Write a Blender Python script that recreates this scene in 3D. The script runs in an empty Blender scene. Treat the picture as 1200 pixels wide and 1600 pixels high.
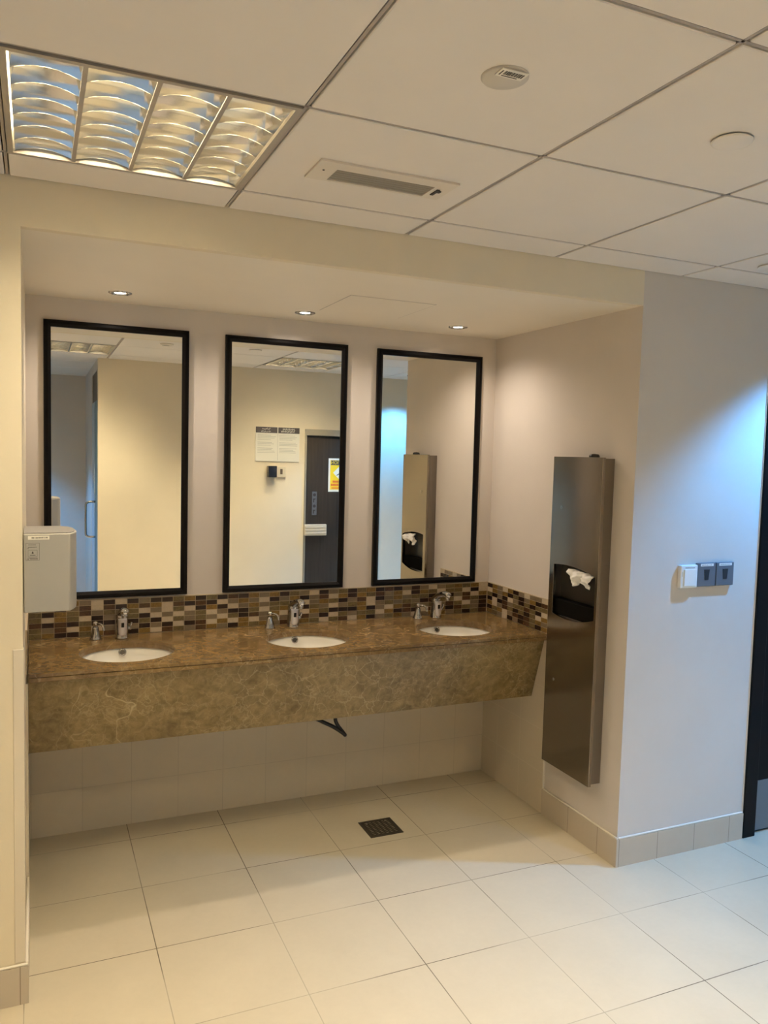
import bpy, bmesh, math, random
from mathutils import Vector, Matrix

sc = bpy.context.scene
C = sc.collection
PI = math.pi

# ------------------------------------------------------------------ camera
FPX, YAW, PITCH, ROLL = 1242.15, 0.41424, -0.07122, 0.026777
CAM = Vector((0.03465, -2.46023, 1.63755))
fw = Vector((math.sin(YAW) * math.cos(PITCH), math.cos(YAW) * math.cos(PITCH), math.sin(PITCH)))
rt = Vector((math.cos(YAW), -math.sin(YAW), 0))
up = rt.cross(fw)
r2 = math.cos(ROLL) * rt + math.sin(ROLL) * up
u2 = -math.sin(ROLL) * rt + math.cos(ROLL) * up
cd = bpy.data.cameras.new('camera')
cd.sensor_fit = 'VERTICAL'
cd.sensor_height = 36.0
cd.sensor_width = 27.0
cd.lens = FPX / 1600 * 36.0
cd.clip_start = 0.02
cam = bpy.data.objects.new('camera', cd)
C.objects.link(cam)
m = Matrix.Identity(4)
for i in range(3):
    m[i][0], m[i][1], m[i][2], m[i][3] = r2[i], u2[i], -fw[i], CAM[i]
cam.matrix_world = m
sc.camera = cam

# ------------------------------------------------------------------ light, exposure
sc.view_settings.view_transform = 'Standard'
sc.view_settings.look = 'None'
sc.view_settings.exposure = 0.10
sc.view_settings.gamma = 1.0
sc.view_settings.use_curve_mapping = False
sc.cycles.use_denoising = True
sc.cycles.sample_clamp_indirect = 8.0
sc.cycles.max_bounces = 12
sc.cycles.diffuse_bounces = 6
sc.cycles.glossy_bounces = 6
sc.cycles.caustics_reflective = True
wd = bpy.data.worlds.new('world')
sc.world = wd
wd.use_nodes = True
wd.node_tree.nodes['Background'].inputs[0].default_value = (0.6, 0.65, 0.75, 1)
wd.node_tree.nodes['Background'].inputs[1].default_value = 0.02

TUBE_STRENGTH = 320.0                        # fluorescent tubes in the louvred ceiling lights
TUBE_COLOR = (1.0, 0.86, 0.585)
ALCOVE_W, ALCOVE_COLOR = 18.5, (1.0, 0.86, 0.72)    # downlights over the basins
COOL_W, COOL_COLOR = 190.0, (0.085, 0.41, 1.0)        # cool white downlights to the right and in the corridor


def spot(name, loc, watts, color, size_deg, blend, radius, parent=None, aim=None):
    l = bpy.data.lights.new(name, 'SPOT')
    l.energy = watts
    l.color = color
    l.spot_size = math.radians(size_deg)
    l.spot_blend = blend
    l.shadow_soft_size = radius
    o = bpy.data.objects.new(name, l)
    C.objects.link(o)
    o.location = loc
    if aim is not None:
        d = Vector(aim) - Vector(loc)
        o.rotation_euler = d.to_track_quat('-Z', 'Y').to_euler()
    return o


# ------------------------------------------------------------------ dimensions (metres)
W, D, H, HN = 2.186, 1.066, 2.371, 2.240    # alcove width, depth; room ceiling; alcove ceiling
X0, G0, CT = 0.568, 0.183, 0.6              # ceiling grid
FT, FX, FY = 0.3959, 0.7894, 0.5138         # floor tiles
XR, XL, YO, YC = 4.3, -1.05, -2.25, -4.0    # room extents; opposite wall; corridor end
XB = 2.874                                  # right end of the front pier / door frame
ZC = 0.842                                  # counter top


# ------------------------------------------------------------------ materials
def mat(name, base, rough=0.5, metal=0.0, spec=0.5):
    mt = bpy.data.materials.new(name)
    mt.use_nodes = True
    b = mt.node_tree.nodes['Principled BSDF']
    b.inputs['Base Color'].default_value = (*base, 1)
    b.inputs['Roughness'].default_value = rough
    b.inputs['Metallic'].default_value = metal
    b.inputs['Specular IOR Level'].default_value = spec
    return mt


def nd(mt, t, **kw):
    n = mt.node_tree.nodes.new(t)
    for k, v in kw.items():
        setattr(n, k, v)
    return n


def lk(mt, a, b):
    mt.node_tree.links.new(a, b)


def mth(mt, op, a, b=None):
    n = nd(mt, 'ShaderNodeMath', operation=op)
    for i, v in enumerate((a, b)):
        if v is None:
            continue
        if isinstance(v, (int, float)):
            n.inputs[i].default_value = v
        else:
            lk(mt, v, n.inputs[i])
    return n.outputs[0]


def pos_xyz(mt):
    g = nd(mt, 'ShaderNodeNewGeometry')
    s = nd(mt, 'ShaderNodeSeparateXYZ')
    lk(mt, g.outputs['Position'], s.inputs[0])
    return g.outputs['Position'], s.outputs


def noise(mt, vec, scale, detail=4, rough=0.55, dist=0.0):
    n = nd(mt, 'ShaderNodeTexNoise')
    lk(mt, vec, n.inputs['Vector'])
    n.inputs['Scale'].default_value = scale
    n.inputs['Detail'].default_value = detail
    n.inputs['Roughness'].default_value = rough
    n.inputs['Distortion'].default_value = dist
    return n.outputs['Fac']


def ramp(mt, fac, stops):
    n = nd(mt, 'ShaderNodeValToRGB')
    e = n.color_ramp.elements
    while len(e) < len(stops):
        e.new(0.5)
    for el, (p, c) in zip(e, stops):
        el.position = p
        el.color = (*c, 1) if len(c) == 3 else c
    lk(mt, fac, n.inputs[0])
    return n.outputs[0]


def mixc(mt, fac, a, b, mode='MIX'):
    n = nd(mt, 'ShaderNodeMix', data_type='RGBA', blend_type=mode)
    if isinstance(fac, (int, float)):
        n.inputs[0].default_value = fac
    else:
        lk(mt, fac, n.inputs[0])
    for i, v in ((6, a), (7, b)):
        if isinstance(v, tuple):
            n.inputs[i].default_value = (*v, 1)
        else:
            lk(mt, v, n.inputs[i])
    return n.outputs[2]


def bump(mt, h, strength, dist=0.002):
    n = nd(mt, 'ShaderNodeBump')
    n.inputs['Strength'].default_value = strength
    n.inputs['Distance'].default_value = dist
    lk(mt, h, n.inputs['Height'])
    lk(mt, n.outputs[0], mt.node_tree.nodes['Principled BSDF'].inputs['Normal'])


def setc(mt, out):
    lk(mt, out, mt.node_tree.nodes['Principled BSDF'].inputs['Base Color'])


def painted(name, base, var=0.05, rough=0.6, bs=0.12):
    mt = mat(name, base, rough, 0, 0.3)
    p, _ = pos_xyz(mt)
    f = noise(mt, p, 2.3, 5, 0.6)
    lo = tuple(c * (1 - var) for c in base)
    hi = tuple(min(1, c * (1 + var)) for c in base)
    setc(mt, ramp(mt, f, [(0.3, lo), (0.7, hi)]))
    bump(mt, noise(mt, p, 90, 3), bs, 0.002)
    return mt


def line_mask(mt, coord, off, step, half):
    # 1 on the joint, 0 on the tile
    a = mth(mt, 'SUBTRACT', coord, off)
    a = mth(mt, 'DIVIDE', a, step)
    a = mth(mt, 'ADD', a, 0.5)
    a = mth(mt, 'FLOORED_MODULO', a, 1.0)
    a = mth(mt, 'SUBTRACT', a, 0.5)
    a = mth(mt, 'ABSOLUTE', a)
    return mth(mt, 'LESS_THAN', a, half / step)


def tile_cell(mt, coord, off, step):
    a = mth(mt, 'SUBTRACT', coord, off)
    a = mth(mt, 'DIVIDE', a, step)
    return mth(mt, 'FLOOR', a)


def tiled(name, base, joints, grout, half, rough=0.35, var=0.06, patchy=False):
    """joints: list of (axis, offset, step)"""
    mt = mat(name, base, rough, 0, 0.4)
    p, s = pos_xyz(mt)
    mask = None
    cells = []
    for ax, off, st in joints:
        l = line_mask(mt, s[ax], off, st, half)
        mask = l if mask is None else mth(mt, 'MAXIMUM', mask, l)
        cells.append(tile_cell(mt, s[ax], off, st))
    cv = nd(mt, 'ShaderNodeCombineXYZ')
    for i, c in enumerate(cells[:3]):
        lk(mt, c, cv.inputs[i])
    wn = nd(mt, 'ShaderNodeTexWhiteNoise', noise_dimensions='3D')
    lk(mt, cv.outputs[0], wn.inputs['Vector'])
    f = noise(mt, p, 5.0, 6, 0.62)
    f2 = noise(mt, p, 45.0, 4, 0.6)
    ff = mth(mt, 'ADD', mth(mt, 'MULTIPLY', f, 0.6), mth(mt, 'MULTIPLY', f2, 0.25))
    ff = mth(mt, 'ADD', ff, mth(mt, 'MULTIPLY', wn.outputs['Value'], 0.15))
    col = ramp(mt, ff, [(0.25, tuple(c * (1 - var) for c in base)), (0.75, tuple(min(1, c * (1 + var)) for c in base))])
    if patchy:                              # joints worn pale in places
        grout = ramp(mt, noise(mt, p, 1.7, 2), [(0.42, tuple(c * 0.6 for c in grout)), (0.60, tuple(c * 0.72 for c in base))])
    setc(mt, mixc(mt, mask, col, grout))
    bump(mt, mth(mt, 'SUBTRACT', 1.0, mask), 0.25, 0.002)
    return mt


def marble(name, dark, mid, light, vein, rough=0.2):
    mt = mat(name, mid, rough, 0, 0.5)
    p, _ = pos_xyz(mt)
    big = noise(mt, p, 4.5, 8, 0.68, 0.9)
    base = ramp(mt, big, [(0.28, dark), (0.5, mid), (0.74, light)])
    fine = noise(mt, p, 26, 6, 0.7, 0.6)
    base = mixc(mt, 0.5, base, ramp(mt, fine, [(0.34, dark), (0.66, light)]))
    # thin pale veins: hairline ridges of stretched noises, plus short angular cracks
    def ridge(scale, width, dist, gate_scale, lo, hi, amount):
        vn = noise(mt, p, scale, 3, 0.5, dist)
        r = mth(mt, 'ABSOLUTE', mth(mt, 'SUBTRACT', vn, 0.5))
        line = ramp(mt, r, [(0.0, (amount,) * 3), (width, (0, 0, 0))])
        gate = ramp(mt, noise(mt, p, gate_scale, 4, 0.6), [(lo, (0, 0, 0)), (hi, (1, 1, 1))])
        return mixc(mt, 1.0, line, gate, 'MULTIPLY')
    wv = nd(mt, 'ShaderNodeTexNoise')
    lk(mt, p, wv.inputs['Vector'])
    wv.inputs['Scale'].default_value = 18
    wv.inputs['Detail'].default_value = 4
    wp = mixc(mt, 0.07, p, wv.outputs['Color'], 'ADD')
    vo = nd(mt, 'ShaderNodeTexVoronoi', feature='DISTANCE_TO_EDGE')
    lk(mt, wp, vo.inputs['Vector'])
    vo.inputs['Scale'].default_value = 15
    crack = ramp(mt, vo.outputs['Distance'], [(0.0, (0.5, 0.5, 0.5)), (0.035, (0, 0, 0))])
    crack = mixc(mt, 1.0, crack, ramp(mt, noise(mt, p, 4.2, 3), [(0.46, (0, 0, 0)), (0.66, (1, 1, 1))]), 'MULTIPLY')
    both = mixc(mt, 1.0, ridge(3.2, 0.005, 0.5, 2.4, 0.50, 0.60, 1.0), ridge(8.0, 0.013, 0.35, 3.3, 0.46, 0.62, 0.5), 'LIGHTEN')
    both = mixc(mt, 1.0, both, ridge(24.0, 0.03, 0.3, 5.0, 0.47, 0.62, 0.4), 'LIGHTEN')
    both = mixc(mt, 1.0, both, crack, 'LIGHTEN')
    k = nd(mt, 'ShaderNodeRGBToBW')
    lk(mt, both, k.inputs[0])
    setc(mt, mixc(mt, mth(mt, 'MULTIPLY', k.outputs[0], 0.7), base, vein))
    return mt


def brushed(name, base, rough):
    mt = mat(name, base, rough, 1.0)
    p, s = pos_xyz(mt)
    cv = nd(mt, 'ShaderNodeCombineXYZ')
    lk(mt, mth(mt, 'MULTIPLY', s[0], 260.0), cv.inputs[0])
    lk(mt, mth(mt, 'MULTIPLY', s[1], 260.0), cv.inputs[1])
    lk(mt, mth(mt, 'MULTIPLY', s[2], 3.0), cv.inputs[2])
    f = noise(mt, cv.outputs[0], 1.0, 3)
    r = mth(mt, 'ADD', mth(mt, 'MULTIPLY', f, 0.10), rough - 0.05)
    lk(mt, r, mt.node_tree.nodes['Principled BSDF'].inputs['Roughness'])
    return mt


def emit(name, color, strength, base=(0.8, 0.8, 0.8)):
    mt = mat(name, base, 0.4)
    b = mt.node_tree.nodes['Principled BSDF']
    b.inputs['Emission Color'].default_value = (*color, 1)
    b.inputs['Emission Strength'].default_value = strength
    return mt


M = {}
M['wall'] = painted('cream wall paint', (0.73, 0.64, 0.485), 0.035)
M['wall_white'] = painted('pale wall paint', (0.62, 0.56, 0.50), 0.03)
M['soffit'] = painted('alcove ceiling paint', (0.78, 0.71, 0.60), 0.02)
M['tile_board'] = painted('ceiling board', (0.78, 0.72, 0.66), 0.02, 0.75, 0.05)
M['grid'] = mat('ceiling grid bar', (0.38, 0.33, 0.29), 0.5, 0.0)
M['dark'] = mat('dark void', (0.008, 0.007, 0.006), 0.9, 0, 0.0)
M['floor'] = tiled('cream floor tile', (0.53, 0.46, 0.34), [(0, FX, FT), (1, FY, FT)], (0.20, 0.15, 0.095), 0.0016, 0.34, 0.07, patchy=True)
M['dado_back'] = tiled('beige wall tile, back', (0.60, 0.52, 0.40), [(0, 1.213, 0.2), (2, 0.19, 0.2)], (0.49, 0.42, 0.32), 0.0011, 0.3, 0.05)
M['dado_side'] = tiled('beige wall tile, side', (0.60, 0.52, 0.40), [(1, 0.71, 0.2), (2, 0.19, 0.2)], (0.66, 0.58, 0.46), 0.0014, 0.3, 0.05)
M['skirt'] = tiled('beige skirting tile', (0.50, 0.43, 0.34), [(0, 2.388, 0.2), (1, 0.11, 0.2)], (0.27, 0.22, 0.17), 0.0015, 0.4, 0.05)
M['bead'] = mat('plaster bead and lit skirting top', (0.72, 0.66, 0.56), 0.6)
M['guard'] = mat('corner guard plastic', (0.68, 0.60, 0.48), 0.25)
M['marble_top'] = marble('brown marble, polished', (0.085, 0.046, 0.014), (0.175, 0.105, 0.034), (0.29, 0.185, 0.075), (0.50, 0.38, 0.22), 0.17)
M['marble_apron'] = marble('brown marble, front', (0.080, 0.050, 0.014), (0.190, 0.130, 0.046), (0.33, 0.24, 0.11), (0.58, 0.48, 0.30), 0.28)
M['groove'] = mat('groove shadow gap', (0.05, 0.035, 0.02), 0.7)
M['ceramic'] = mat('white ceramic', (0.88, 0.85, 0.78), 0.08)
M['chrome'] = mat('chrome', (0.50, 0.48, 0.46), 0.07, 1.0)
M['plate'] = mat('satin sensor plate', (0.66, 0.62, 0.62), 0.3, 0.6)
M['black_gloss'] = mat('black gloss', (0.012, 0.011, 0.011), 0.12)
M['black_frame'] = mat('black lacquered frame', (0.0035, 0.0025, 0.0022), 0.28, 0, 0.14)
M['mirror'] = mat('mirror glass', (0.93, 0.93, 0.90), 0.0, 1.0)
M['steel'] = brushed('brushed stainless steel', (0.33, 0.29, 0.24), 0.17)
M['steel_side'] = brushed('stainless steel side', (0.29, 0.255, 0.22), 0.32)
M['steel_dark'] = mat('dark recess steel', (0.10, 0.09, 0.075), 0.35, 0.9)
M['paper'] = mat('paper towel', (0.86, 0.83, 0.78), 0.9)
M['dryer'] = mat('silver dryer casing', (0.37, 0.35, 0.315), 0.42, 0.15)
M['dryer_top'] = mat('dryer casing edge', (0.30, 0.28, 0.26), 0.45, 0.2)
M['sticker'] = mat('white sticker', (0.80, 0.76, 0.66), 0.6)
M['ink'] = mat('dark print', (0.06, 0.05, 0.045), 0.7)
M['ink_soft'] = mat('grey print', (0.40, 0.38, 0.35), 0.7)
M['white_plastic'] = mat('white plastic', (0.80, 0.78, 0.74), 0.35)
M['cream_plastic'] = mat('cream plastic', (0.62, 0.55, 0.42), 0.4)
M['grey_plastic'] = mat('slate grey plastic', (0.12, 0.13, 0.145), 0.4)
M['dark_plastic'] = mat('dark grey plastic', (0.018, 0.018, 0.022), 0.35)
M['disc'] = mat('ceiling disc plastic', (0.62, 0.57, 0.50), 0.5)
M['vent_frame'] = mat('vent frame enamel', (0.70, 0.63, 0.54), 0.45)
M['vent_grey'] = mat('vent grey insert', (0.30, 0.27, 0.22), 0.4, 0.2)
M['aluminium'] = mat('bright louvre aluminium', (0.94, 0.93, 0.90), 0.09, 1.0)
M['alu_edge'] = mat('fixture frame aluminium', (0.42, 0.38, 0.33), 0.4, 0.5)
M['fixture_white'] = mat('fixture tray enamel', (0.75, 0.72, 0.66), 0.4)
M['tube'] = emit('lit fluorescent tube', TUBE_COLOR, TUBE_STRENGTH)
M['tube_dim'] = emit('lit fluorescent tube, ageing', TUBE_COLOR, TUBE_STRENGTH * 0.52)
M['lens'] = emit('lit downlight lens', (1.0, 0.93, 0.80), 9.0)
M['lens_cool'] = emit('lit cool downlight lens', (0.55, 0.8, 1.0), 8.0)
M['drain'] = mat('dark drain steel', (0.035, 0.028, 0.018), 0.45, 0.3)
M['drain_frame'] = mat('drain frame steel', (0.07, 0.06, 0.045), 0.4, 0.7)
M['hose'] = mat('black rubber hose', (0.014, 0.012, 0.011), 0.4)
M['door_black'] = mat('near black door laminate', (0.004, 0.0035, 0.0035), 0.45, 0, 0.12)
M['kick'] = mat('kick plate steel', (0.22, 0.23, 0.25), 0.4, 0.8)
M['door_teal'] = mat('teal blue laminate', (0.10, 0.22, 0.30), 0.4)
M['door_edge'] = mat('pale blue door edging', (0.42, 0.50, 0.58), 0.4)
M['frame_taupe'] = mat('taupe door frame', (0.26, 0.23, 0.18), 0.45)
M['frame_dark'] = mat('brown door frame', (0.10, 0.075, 0.055), 0.5)
M['board_white'] = mat('notice board white', (0.80, 0.77, 0.68), 0.5)
M['board_head'] = mat('notice header charcoal', (0.055, 0.045, 0.045), 0.5)
M['yellow'] = mat('safety yellow', (0.85, 0.58, 0.02), 0.5)
M['red'] = mat('warning red', (0.62, 0.08, 0.03), 0.5)
dw = mat('dark wood laminate', (0.045, 0.034, 0.024), 0.38)
p_, s_ = pos_xyz(dw)
cv_ = nd(dw, 'ShaderNodeCombineXYZ')
lk(dw, mth(dw, 'MULTIPLY', s_[0], 45.0), cv_.inputs[0])
lk(dw, mth(dw, 'MULTIPLY', s_[2], 2.2), cv_.inputs[2])
setc(dw, ramp(dw, noise(dw, cv_.outputs[0], 1.0, 5), [(0.3, (0.026, 0.020, 0.014)), (0.7, (0.046, 0.035, 0.025))]))
M['door_wood'] = dw

MOSAIC = [('espresso', (0.030, 0.014, 0.008)), ('cream', (0.50, 0.41, 0.29)), ('olive', (0.20, 0.15, 0.065)),
          ('amber', (0.28, 0.17, 0.045)), ('taupe', (0.27, 0.205, 0.125)), ('umber', (0.10, 0.05, 0.022))]
for n_, c_ in MOSAIC:
    c_ = tuple(v * (1.0 if n_ == 'cream' else 0.68) for v in c_)
    mt_ = mat('mosaic ' + n_, c_, 0.25, 0, 0.35)
    pp, _ = pos_xyz(mt_)
    var = 0.12 if n_ in ('cream', 'taupe', 'espresso') else 0.5
    setc(mt_, ramp(mt_, noise(mt_, pp, 70, 5, 0.7, 1.5), [(0.3, tuple(c * (1 - var) for c in c_)), (0.7, tuple(c * (1 + var) for c in c_))]))
    M['mosaic_' + n_] = mt_
M['mosaic_grout'] = mat('mosaic grout', (0.46, 0.37, 0.25), 0.7)


# ------------------------------------------------------------------ mesh helpers
def BM():
    return bmesh.new()


def box(bm, x0, x1, y0, y1, z0, z1, bev=0.0, seg=2, mi=0):
    vs = [bm.verts.new((x, y, z)) for x in (x0, x1) for y in (y0, y1) for z in (z0, z1)]
    idx = [(0, 1, 3, 2), (4, 6, 7, 5), (0, 4, 5, 1), (2, 3, 7, 6), (0, 2, 6, 4), (1, 5, 7, 3)]
    fs = [bm.faces.new([vs[i] for i in f]) for f in idx]
    for f in fs:
        f.material_index = mi
    if bev > 0:
        es = list({e for f in fs for e in f.edges})
        r = bmesh.ops.bevel(bm, geom=es, offset=bev, segments=seg, affect='EDGES', profile=0.5)
        for f in r['faces']:
            f.material_index = mi
    return fs


def sweep(bm, pts, rad, seg=14, cap=True, sx=1.0, mi=0):
    """tube along points; rad number or list; sx squashes the ring's second axis"""
    pts = [Vector(p) for p in pts]
    if isinstance(rad, (int, float)):
        rad = [rad] * len(pts)
    rings = []
    ref = None
    for i, p in enumerate(pts):
        t = (pts[min(i + 1, len(pts) - 1)] - pts[max(i - 1, 0)]).normalized()
        if ref is None:
            ref = Vector((1, 0, 0)) if abs(t.x) < 0.9 else Vector((0, 1, 0))
        n = (ref - t * ref.dot(t)).normalized()
        b = t.cross(n)
        ref = n
        rings.append([bm.verts.new(p + rad[i] * (math.cos(2 * PI * k / seg) * n + sx * math.sin(2 * PI * k / seg) * b)) for k in range(seg)])
    for a, b in zip(rings, rings[1:]):
        for k in range(seg):
            f = bm.faces.new((a[k], a[(k + 1) % seg], b[(k + 1) % seg], b[k]))
            f.smooth = True
            f.material_index = mi
    if cap:
        for r in (list(reversed(rings[0])), rings[-1]):
            f = bm.faces.new(r)
            f.material_index = mi


def smooth_path(pts, n=6):
    """Catmull-Rom through the points"""
    P = [Vector(p) for p in pts]
    P = [P[0] * 2 - P[1]] + P + [P[-1] * 2 - P[-2]]
    out = []
    for i in range(1, len(P) - 2):
        for k in range(n):
            t = k / n
            a, b, c, d = P[i - 1], P[i], P[i + 1], P[i + 2]
            out.append(0.5 * ((2 * b) + (-a + c) * t + (2 * a - 5 * b + 4 * c - d) * t * t + (-a + 3 * b - 3 * c + d) * t ** 3))
    out.append(P[-2])
    return out


def lathe(bm, prof, cx=0, cy=0, cz=0, seg=32, rx=1.0, ry=1.0, cap_first=False, cap_last=False, mi=0):
    rings = []
    for r, z in prof:
        rings.append([bm.verts.new((cx + rx * r * math.cos(2 * PI * k / seg), cy + ry * r * math.sin(2 * PI * k / seg), cz + z)) for k in range(seg)])
    for a, b in zip(rings, rings[1:]):
        for k in range(seg):
            f = bm.faces.new((a[k], a[(k + 1) % seg], b[(k + 1) % seg], b[k]))
            f.smooth = True
            f.material_index = mi
    if cap_first:
        f = bm.faces.new(list(reversed(rings[0])))
        f.material_index = mi
    if cap_last:
        f = bm.faces.new(rings[-1])
        f.material_index = mi


def prism(bm, pts, axis, a, b, mi=0, smooth=False):
    """polygon in the two other axes, extruded along axis from a to b"""
    def P(u, v, w):
        return {0: (w, u, v), 1: (u, w, v), 2: (u, v, w)}[axis]
    A = [bm.verts.new(P(u, v, a)) for u, v in pts]
    B = [bm.verts.new(P(u, v, b)) for u, v in pts]
    n = len(pts)
    fs = [bm.faces.new(A), bm.faces.new(list(reversed(B)))]
    for k in range(n):
        f = bm.faces.new((A[k], B[k], B[(k + 1) % n], A[(k + 1) % n]))
        f.smooth = smooth
        fs.append(f)
    for f in fs:
        f.material_index = mi
    return fs


def plate_with_holes(bm, outer, holes, axis, a, b, mi=0):
    """flat plate normal to axis between a and b, with holes cut right through"""
    def P(u, v, w):
        return {0: (w, u, v), 1: (u, w, v), 2: (u, v, w)}[axis]
    loops = []
    edges = []
    for loop in [outer] + holes:
        vs = [bm.verts.new(P(u, v, a)) for u, v in loop]
        es = [bm.edges.new((vs[k], vs[(k + 1) % len(vs)])) for k in range(len(vs))]
        loops.append(vs)
        edges += es
    r = bmesh.ops.triangle_fill(bm, use_beauty=True, use_dissolve=False, edges=edges)
    faces = [g for g in r['geom'] if isinstance(g, bmesh.types.BMFace)]
    ex = bmesh.ops.extrude_face_region(bm, geom=faces)
    d = [0, 0, 0]
    d[axis] = b - a
    bmesh.ops.translate(bm, vec=d, verts=[g for g in ex['geom'] if isinstance(g, bmesh.types.BMVert)])
    for f in bm.faces:
        if f.material_index == 0:
            f.material_index = mi


def ellipse(cx, cy, rx, ry, n=48):
    return [(cx + rx * math.cos(2 * PI * k / n), cy + ry * math.sin(2 * PI * k / n)) for k in range(n)]


def obj(name, bm, mats, parent=None, bevel=0.0, auto_smooth=False):
    bmesh.ops.recalc_face_normals(bm, faces=bm.faces[:])
    me = bpy.data.meshes.new(name)
    if parent is not None:
        bmesh.ops.translate(bm, vec=-parent_origin(parent), verts=bm.verts[:])
    bm.to_mesh(me)
    bm.free()
    for mt in (mats if isinstance(mats, (list, tuple)) else [mats]):
        me.materials.append(mt)
    o = bpy.data.objects.new(name, me)
    C.objects.link(o)
    if parent is not None:
        o.parent = parent
    if bevel:
        md = o.modifiers.new('bevel', 'BEVEL')
        md.width = bevel
        md.segments = 2
        md.limit_method = 'ANGLE'
    return o


def parent_origin(o):
    v = Vector((0, 0, 0))
    while o is not None:
        v += o.location
        o = o.parent
    return v


def tag(o, label, cat, group=None):
    o['label'] = label
    o['category'] = cat
    if group:
        o['group'] = group
    return o


def thing(name, label, cat, loc=(0, 0, 0), group=None):
    o = bpy.data.objects.new(name, None)
    o.empty_display_size = 0.05
    C.objects.link(o)
    o.location = loc
    return tag(o, label, cat, group)


def struct(name, bm, mats, parent=None, bevel=0.0):
    o = obj(name, bm, mats, parent, bevel)
    if parent is None:
        o['kind'] = 'structure'
    return o


def sempty(name, loc):
    o = bpy.data.objects.new(name, None)
    C.objects.link(o)
    o.location = loc
    o['kind'] = 'structure'
    return o


def dup(root, loc, label):
    r = root.copy()
    C.objects.link(r)
    r.location = loc
    r['label'] = label
    for ch in list(root.children):
        c = ch.copy()
        C.objects.link(c)
        c.parent = r
        for g in list(ch.children):
            d = g.copy()
            C.objects.link(d)
            d.parent = c
    return r


# ------------------------------------------------------------------ the setting
b = BM()
box(b, XL - 0.1, XR + 0.1, YC - 0.1, D + 0.1, -0.08, 0.0)
struct('floor', b, M['floor'])

b = BM()
box(b, 0, W, D, D + 0.1, 0, HN)
struct('wall_back', b, M['wall_white'])

b = BM()
box(b, XL, 0, 0, D + 0.1, 0, H + 0.15)
struct('wall_left', b, M['wall'])

b = BM()
box(b, W, XB, 0, D + 0.1, 0, H + 0.15)
struct('wall_right', b, M['wall_white'])

b = BM()
box(b, 0, W, 0, 0.03, HN, H + 0.15)
struct('wall_front', b, M['wall'])

b = BM()
box(b, 0, W, 0.03, D + 0.1, HN, HN + 0.1)
struct('ceiling_alcove', b, M['soffit'])

b = BM()
box(b, XB, XB + 0.98, 0.0, 0.16, 2.08, H + 0.15)
box(b, XB + 0.98, XR, 0.0, 0.16, 0, H + 0.15)
struct('wall_front_right', b, M['wall_white'])

b = BM()
box(b, XR, XR + 0.1, YO - 0.1, 0.16, 0, H + 0.15)
struct('wall_far_right', b, M['wall_white'])

DX0, DX1, DZ = 2.245, 2.985, 1.862           # doorway in the opposite wall
b = BM()
box(b, 0.50, DX0, YO - 0.1, YO, 0, H + 0.15)
box(b, DX0, DX1, YO - 0.1, YO, DZ, H + 0.15)
box(b, DX1, XR, YO - 0.1, YO, 0, H + 0.15)
struct('wall_opposite', b, M['wall'])

b = BM()
box(b, 0.50, 0.62, -3.02, YO - 0.1, 2.29, H + 0.15)
box(b, 0.50, 0.62, YC, -3.02, 0, H + 0.15)
struct('wall_corridor_right', b, M['wall_white'])
b = BM()
box(b, XL, 0.62, YC - 0.1, YC, 0, H + 0.15)
struct('wall_corridor_end', b, M['wall_white'])
b = BM()
box(b, XL - 0.1, XL, YC - 0.1, D + 0.1, 0, H + 0.15)
struct('wall_far_left', b, M['wall'])
b = BM()
box(b, 0.62, 1.6, -3.1, -3.02, 0, H)
box(b, 1.52, 1.6, -3.02, YO - 0.1, 0, H)
struct('wall_side_room', b, M['wall_white'])

# ceiling: boards lying in a grid, open where the louvred lights sit
LIGHT_CELLS = [(-1, 0), (-1, 2), (2, 2)]      # (column, row) counted from X0 and from the front wall
xs = [X0 + CT * k for k in range(-3, 8)]
ys = [0.0] + [-G0 - CT * k for k in range(0, 8)]
b = BM()
for i in range(len(xs) - 1):
    for j in range(len(ys) - 1):
        col, row = i - 3, j - 1
        if (col, row) in LIGHT_CELLS:
            continue
        xa, xb = max(xs[i], XL) + 0.007, min(xs[i + 1], XR) - 0.007
        yb, ya = ys[j] - (0.007 if j else 0.004), max(ys[j + 1], YC) + 0.007
        if xb - xa < 0.03 or yb - ya < 0.03:
            continue
        if yb < YO - 0.1 and xa > 0.55:
            continue
        box(b, xa, xb, ya, yb, H, H + 0.012, 0.002, 1)
struct('ceiling', b, M['tile_board'])
b = BM()
for x in xs:
    if XL < x < XR:
        box(b, x - 0.0035, x + 0.0035, YC, -0.004, H + 0.003, H + 0.03)
for y in ys[1:]:
    box(b, XL, XR, y - 0.0035, y + 0.0035, H + 0.003, H + 0.03)
struct('trim_1', b, M['grid'])
b = BM()
box(b, XL, XR, YC, 0.0, H + 0.14, H + 0.18)
struct('ceiling_void', b, M['dark'])

# tiled dado under the counter, its plaster bead and lit skirting top, skirting
b = BM()
box(b, 0.008, W - 0.008, D - 0.008, D, 0, ZC - 0.03)
struct('trim_2', b, M['dado_back'])
b = BM()
box(b, W - 0.008, W, 0.51, D - 0.001, 0, ZC - 0.03)
box(b, 0, 0.008, 0.51, D - 0.001, 0, ZC - 0.03)
struct('trim_3', b, M['dado_side'])
b = BM()
box(b, W - 0.010, W, 0.503, 0.51, 0.122, ZC - 0.03, 0.002, 1)
struct('trim_4', b, M['bead'])


def skirting(name, segs):
    b = BM()
    for x0, x1, y0, y1 in segs:
        box(b, x0, x1, y0, y1, 0, 0.115, 0, 1, 0)
        box(b, x0 + 0.0015, x1 - 0.0015, y0 + 0.0015, y1 - 0.0015, 0.115, 0.1215, 0.002, 1, 1)  # pale strip: the lit look of the skirting's top face, put into colour
    return struct(name, b, [M['skirt'], M['bead']])


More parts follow.
